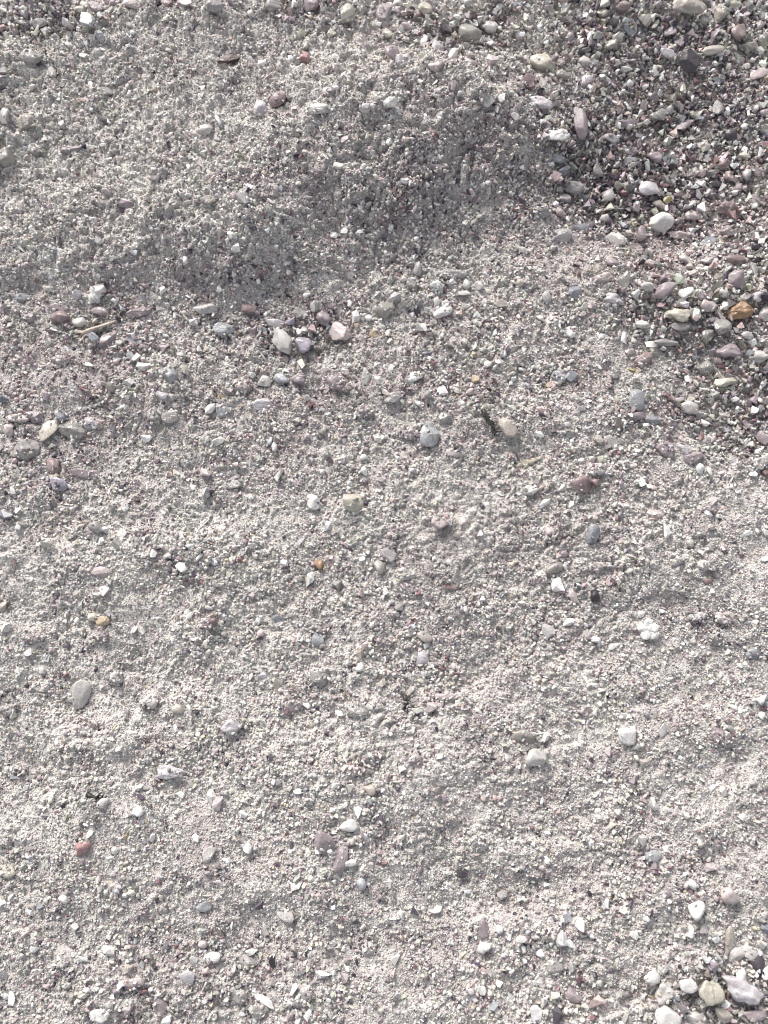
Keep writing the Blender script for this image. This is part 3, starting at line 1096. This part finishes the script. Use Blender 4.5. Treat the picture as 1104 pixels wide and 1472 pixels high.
PAL = np.array([(.67, .645, .60), (.82, .805, .785), (.49, .465, .45), (.44, .365, .39), (.12, .092, .125), (.25, .15, .165), (.51, .51, .53), (.62, .495, .485), (.52, .44, .33), (.67, .64, .56), (.055, .042, .062)])
W_FINE = np.array([.54, .11, .15, .055, .010, .006, .05, .02, .007, .06, .004])
W_MAUVE = np.array([.24, .17, .13, .20, .025, .035, .06, .14, .008, .06, .012])
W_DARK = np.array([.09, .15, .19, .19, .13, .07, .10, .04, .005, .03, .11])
G_GLS = np.array([.16, .06, .34, .22, .02, .04, .3, .10, .05, .25, 0])

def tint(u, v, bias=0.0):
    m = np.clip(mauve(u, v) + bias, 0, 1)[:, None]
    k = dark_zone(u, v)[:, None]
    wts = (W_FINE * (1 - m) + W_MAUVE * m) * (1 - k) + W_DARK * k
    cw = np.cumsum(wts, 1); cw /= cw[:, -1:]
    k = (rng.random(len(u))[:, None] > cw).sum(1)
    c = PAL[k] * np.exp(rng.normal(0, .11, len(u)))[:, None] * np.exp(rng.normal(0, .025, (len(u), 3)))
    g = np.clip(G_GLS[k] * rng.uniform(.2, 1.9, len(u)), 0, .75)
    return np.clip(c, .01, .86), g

BIG = (-.30, .30, -.33, .38)
def jitter_grid(step, box=(-.132, .132, -.167, .186)):
    a = np.arange(box[0], box[1], step); b = np.arange(box[2], box[3], step)
    x, y = np.meshgrid(a, b); x = x.ravel() + rng.uniform(-.5, .5, x.size) * step; y = y.ravel() + rng.uniform(-.5, .5, y.size) * step
    return x, y

def inside(x, y):
    return (np.abs(x) < .132) & (y > -.167) & (y < .186)
def edge_fade(x, y):
    """chance of a grain: whole in view, thinning out well beyond it"""
    d = np.maximum(np.abs(x) / .30, np.abs(y - .025) / .355) + .06 * fbm(x / S, y / S, 90, 5, 2)
    return 1 - smooth(.72, .99, d)
def ring(step):
    x, y = jitter_grid(step, BIG); k = ~inside(x, y) & (rng.random(len(x)) < edge_fade(x, y))
    return x[k], y[k]
# fine sand: broad mix of sizes sunk into the powder, denser in clumps
x, y = jitter_grid(2.75 * S); u, v = field_px(x, y); C = coarse(u, v)
cl = fbm(u, v, 30, 6, 2)
keep = (rng.random(len(x)) > 0.6 * smooth(.3, .9, C)) & (rng.random(len(x)) < .72 + .5 * cl)
x1, y1 = ring(6.2 * S)
x, y = np.concatenate([x[keep], x1]), np.concatenate([y[keep], y1]); u, v = field_px(x, y); C = coarse(u, v)
size = S * np.clip(np.exp(rng.normal(math.log(3.25), .36, len(x)) + .45 * fbm(u, v, 90, 2) + .35 * fbm(u, v, 28, 14, 2)), 2.0, 11) * (1 + .3 * C)
size = size * np.where(inside(x, y), 1, 2.0)
z = H(x, y) + size * rng.uniform(-.30, .26, len(x)) - .6 * S * C
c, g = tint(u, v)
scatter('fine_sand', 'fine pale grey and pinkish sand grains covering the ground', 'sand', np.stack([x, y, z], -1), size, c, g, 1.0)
# medium grains resting in the fine sand
x, y = jitter_grid(8.0 * S); x1, y1 = ring(11 * S); x, y = np.append(x, x1), np.append(y, y1); u, v = field_px(x, y); C = coarse(u, v)
keep = (rng.random(len(x)) < (.17 + .5 * C + .50 * smooth(.1, .5, mound(u, v))) * (1 + .9 * fbm(u, v, 60, 11, 2))) & ~under_stone(u, v, .85)
x, y, u, v, C = x[keep], y[keep], u[keep], v[keep], C[keep]
size = S * np.clip(np.exp(rng.normal(math.log(7.0), .30, len(x))), 4.5, 16)
z = H(x, y) + size * rng.uniform(-.22, .16, len(x))
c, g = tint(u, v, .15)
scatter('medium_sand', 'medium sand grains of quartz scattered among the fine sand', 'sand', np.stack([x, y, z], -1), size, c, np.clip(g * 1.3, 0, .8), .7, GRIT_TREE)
# coarse grit: heaped where the field says so
x, y = jitter_grid(5.6 * S); x1, y1 = ring(8 * S); x, y = np.append(x, x1), np.append(y, y1); u, v = field_px(x, y); C = coarse(u, v)
keep = (rng.random(len(x)) < smooth(.10, .95, C) ** 1.25 * .95 + .006) & ~under_stone(u, v, .9)
x, y, u, v, C = x[keep], y[keep], u[keep], v[keep], C[keep]
size = S * np.clip(np.exp(rng.normal(math.log(8.7), .36, len(x))), 4.5, 24) * (.72 + .3 * C)
z = H(x, y) + size * rng.uniform(-.3, .5, len(x)) + 2.0 * S * C
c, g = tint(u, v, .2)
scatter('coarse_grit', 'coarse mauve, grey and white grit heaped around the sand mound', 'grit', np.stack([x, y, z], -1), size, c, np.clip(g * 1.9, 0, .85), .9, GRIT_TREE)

# ------------------------------------------------------------------ the stones themselves
MARKS = [d for d in THINGS if d['short']]
EXTRA_MARKS = [('white five-lobed fragment', 932, 906), ('black spiky fragment', 703, 606)]
marks = [(d['short'], d['u'], d['v']) for d in MARKS] + EXTRA_MARKS
used = set(d['label'] for d in MARKS)

def describe(d):
    kn, adj, noun = KIND[d['sh']]; word = TONES[d['tone']][4]
    near = sorted(marks, key=lambda m: math.hypot(m[1] - d['u'], m[2] - d['v']))
    def side(m):
        return SIDE[int(round(math.degrees(math.atan2(d['v'] - m[2], d['u'] - m[1])) / 45)) % 8]
    size = 'large' if d['L'] * d['W'] > 900 else 'small' if d['L'] * d['W'] < 420 else ''
    opts = []
    for m in near[:4]:
        r = math.hypot(m[1] - d['u'], m[2] - d['v'])
        how = 'touching' if r < 24 else 'just' if r < 55 else '' if r < 110 else 'well'
        rel = (how + ' ' + side(m)).strip() if how != 'touching' else 'close ' + side(m)
        opts += ['%s %s %s %s the %s' % (word, adj, noun, rel, m[0]), '%s %s %s %s %s the %s' % (size, word, adj, noun, rel, m[0])]
    for o in opts:
        o = ' '.join(o.split())
        if o not in used and len(o.split()) <= 16:
            used.add(o); return o
    return ' '.join(opts[0].split())

DUST = []
def dust(d, x, y, zc, th, r):
    """fine grains lying on a stone that is half sunk in the sand"""
    cov = {'a': .16, 'r': .14, 'f': .2, 'e': .14, 'n': .5}[d['sh']] * (1 if d['short'] is None else .9 if d['tone'] in 'MQRA' else .35)
    cov *= (1 - smooth(.2, .6, d['cf'])) * (.25 if d['tone'] in 'KORCZX' else 1)
    n = r.poisson(cov * d['L'] * d['W'] / 10)
    for _ in range(n):
        a = r.uniform(0, 6.283); q = math.sqrt(r.uniform(.02, .92))
        lx = .5 * d['L'] * S * q * math.cos(a); ly = .5 * d['W'] * S * q * math.sin(a)
        t = -math.radians(d['an'])
        DUST.append((x + lx * math.cos(t) - ly * math.sin(t), y + lx * math.sin(t) + ly * math.cos(t), zc + .5 * th * math.sqrt(1 - q * q) * .93))

for i, d in enumerate(THINGS):
    cf = d['cf'] = float(coarse(np.array([d['u']]), np.array([d['v']]))[0])
    r = np.random.default_rng(1000 + i)
    kn, adj, noun = KIND[d['sh']]
    big = d['L'] * d['W'] > 700
    vv, ff = rock(r, 4 if big else 3, 'o' if d['sh'] == 'r' and d['short'] else d['sh'])
    thick = {'a': .62, 'r': .72, 'f': .30, 'e': .8, 'n': .70}[d['sh']] * d['W']
    vv = vv * (np.array([d['L'], d['W'], thick]) * .5 * S)
    tl = {'a': .16, 'r': .1, 'f': .22, 'e': .12, 'n': .12}[d['sh']]
    R = Matrix.Rotation(-math.radians(d['an']), 3, 'Z') @ Matrix.Rotation(r.normal(0, tl), 3, 'X') @ Matrix.Rotation(r.normal(0, tl), 3, 'Y')
    vv = vv @ np.array(R).T
    x, y, z = seat(d['u'], d['v'])
    lift = {'a': .12, 'r': .12, 'f': .16, 'e': .16, 'n': .05}[d['sh']] * thick * S
    lift += S * smooth(.3, .8, cf) * (3.5 + .12 * thick)
    if d['short']: lift += (.2 if d['sh'] != 'n' else .24) * thick * S
    vv[:, 2] += lift
    dust(d, x, y, z + lift, thick * S, r)
    o = add(kn, mesh_np(kn, vv, ff, MAT[d['tone']], not (d['sh'] in 'afe' or (d['sh'] == 'r' and not d['short']))))
    o.location = (x, y, z)
    tag(o, d['label'] or describe(d), noun, {'chip': 'angular stone chips on the sand', 'pebble': 'rounded pebbles on the sand', 'flake': 'flat stone flakes on the sand', 'splinter': 'stone splinters on the sand', 'stone': 'knobbly stones on the sand'}[noun])

# the smaller noticed grains join one heap of stuff
pp = []; ss = []; cc = []; gg = []
for d in REST:
    x, y, z = seat(d['u'], d['v']); k = math.sqrt(d['L'] * d['W']) * S * 1.05
    pp.append((x, y, z + .18 * k)); ss.append(k); cc.append(TONES[d['tone']][0]); gg.append(TONES[d['tone']][2])
scatter('loose_grains', 'larger white, grey and pinkish grains scattered over the sand', 'grains', np.array(pp), np.array(ss), np.array(cc), np.array(gg), .35)

dp = np.array(DUST); du, dv = to_px(dp[:, 0], dp[:, 1])
c, g = tint(du, dv, -.1)
scatter('sand_dust', 'fine pale sand grains clinging to the half-buried stones', 'sand', dp, S * np.clip(np.exp(rng.normal(math.log(4.2), .3, len(dp))), 2.4, 8), c, g, .8)

# ------------------------------------------------------------------ things that are not stones
def solid_lobe(cx, cy, lx, ly, hz, ang, r):
    vv, ff = rock(r, 3, 'n')
    vv = vv * np.array([lx, ly, hz])
    c, s = math.cos(ang), math.sin(ang)
    out = np.stack([vv[:, 0] * c - vv[:, 1] * s + cx, vv[:, 0] * s + vv[:, 1] * c + cy, vv[:, 2]], -1)
    return out, ff
x, y, z = seat(932, 906)
fl = add('shell_fragment', None); fl.location = (x, y, z + 3.2 * S)
tag(fl, 'white flower-shaped five-lobed fragment on the sand at the right', 'shell')
r = np.random.default_rng(77)
for k in range(5):
    a = math.radians(90 + 72 * k + 4)
    vv, ff = solid_lobe(8.2 * S * math.cos(a), 8.0 * S * math.sin(a), 8.4 * S, 8.0 * S, 3.8 * S, a, r)
    add('lobe', mesh_np('lobe', vv, ff, MAT['W']), fl)
vv, ff = solid_lobe(0, 0, 8 * S, 8 * S, 4.0 * S, 0, r)
add('core', mesh_np('core', vv, ff, MAT['W']), fl)

def spike(p0, p1, r0, r1, n=5, wob=0.0, r=None, segs=5):
    p0 = np.array(p0, float); p1 = np.array(p1, float); d = p1 - p0; d /= np.linalg.norm(d)
    a = np.cross(d, (0.3, .2, 1)); a /= np.linalg.norm(a); b = np.cross(d, a)
    vs = []; fs = []
    for i in range(segs + 1):
        t = i / segs; c = p0 + (p1 - p0) * t
        if wob and 0 < i: c = c + r.normal(0, wob, 3)
        rr = r0 + (r1 - r0) * t
        vs += [c + rr * (math.cos(2 * math.pi * k / n) * a + math.sin(2 * math.pi * k / n) * b) for k in range(n)]
    for i in range(segs):
        for k in range(n):
            q = [i * n + k, i * n + (k + 1) % n, (i + 1) * n + (k + 1) % n, (i + 1) * n + k]
            fs += [(q[0], q[1], q[2]), (q[0], q[2], q[3])]
    e = segs * n
    fs += [(e, e + k, e + k + 1) for k in range(1, n - 1)] + [(0, k + 1, k) for k in range(1, n - 1)]
    return np.array(vs), np.array(fs)

def join(parts):
    vs = []; fs = []; o = 0
    for v_, f_ in parts:
        vs.append(v_); fs.append(f_ + o); o += len(v_)
    return np.concatenate(vs), np.concatenate(fs)

def plain_mat(name, c, rough):
    m, nt, p = new_mat(name); geo = nt.nodes.new('ShaderNodeNewGeometry')
    _, r1 = ramp_noise(nt, geo.outputs['Position'], 1800.0, .6, 1.4)
    rgb = nt.nodes.new('ShaderNodeVectorMath'); rgb.operation = 'SCALE'; rgb.inputs[0].default_value = c
    nt.links.new(r1.outputs['Result'], rgb.inputs['Scale']); nt.links.new(rgb.outputs['Vector'], p.inputs['Base Color'])
    p.inputs['Roughness'].default_value = rough
    return m
BLACK = plain_mat('black_plant_matter', (.022, .020, .017), .5)
STRAW = plain_mat('dry_straw', (.54, .46, .385), .6)
TWIG = plain_mat('mossy_twig', (.35, .32, .255), .75)

def spiky(u, v, length, ang, seed, label, spines):
    r = np.random.default_rng(seed); x, y, z = seat(u, v)
    a = -math.radians(ang); dx, dy = math.cos(a), math.sin(a)
    o = add('plant_fragment', None); o.location = (x, y, z); tag(o, label, 'plant fragment')
    h = length / 2 * S
    add('stem', mesh_np('stem', *spike((-dx * h, -dy * h, 1.5 * S), (dx * h, dy * h, 3 * S), 3.6 * S, 1.6 * S, 6, .8 * S, r), BLACK), o)
    for k in range(spines):
        t = r.uniform(-.95, .95); b = a + r.choice((-1, 1)) * r.uniform(.5, 1.3)
        l = r.uniform(5, 10.5) * S
        p0 = np.array((dx * h * t, dy * h * t, 2.4 * S))
        p1 = p0 + np.array((math.cos(b) * l, math.sin(b) * l, r.uniform(.0, .75) * l))
        add('spine', mesh_np('spine', *spike(p0, p1, 1.9 * S, .5 * S, 4, .15 * S, r, 3), BLACK), o)
spiky(703, 606, 40, 62, 1, 'black spiky plant fragment lying beside a tan stone on the sand', 16)
spiky(585, 1013, 26, 75, 2, 'small black bristly plant speck on the lower middle sand', 9)
spiky(137, 1146, 24, 20, 3, 'small black bristly plant speck above the crimson-pink pebble', 9)

def strand(name, u0, v0, u1, v1, rad, mat, label, cat, lift=2.0, seed=0):
    r = np.random.default_rng(seed)
    x0, y0, z0 = seat(u0, v0); x1, y1, z1 = seat(u1, v1)
    vv, ff = spike((0, 0, lift * S), (x1 - x0, y1 - y0, z1 - z0 + lift * S), rad * S, rad * .55 * S, 6, .5 * S, r, 7)
    o = add(name, mesh_np(name, vv, ff, mat)); o.location = (x0, y0, z0); tag(o, label, cat)
strand('straw', 118, 481, 168, 463, 3.4, STRAW, 'tan dry straw lying at the foot of the mound on the left', 'straw', 4, 1)
strand('straw', 119, 492, 132, 476, 1.3, STRAW, 'thin short straw crossing below the tan one on the left', 'straw', 6, 2)
r = np.random.default_rng(8); parts = []
for (cx, cy, l, ww, a) in ((-12, -4, 11, 4.5, .3), (-2, 0, 9, 5, .1), (8, 3, 9, 3.6, .45), (15, 6, 5, 3, .9), (-6, -7, 5, 2.5, 1.2)):
    vv, ff = solid_lobe(cx * S, cy * S, l * S, ww * S, 3.6 * S, a, r); parts.append((vv, ff))
vv, ff = join(parts); x, y, z = seat(761, 665)
o = add('twig', mesh_np('twig', vv, ff, TWIG)); o.location = (x, y, z + 1.2 * S)
tag(o, 'short crumbly olive-brown twig on the sand right of centre', 'twig')
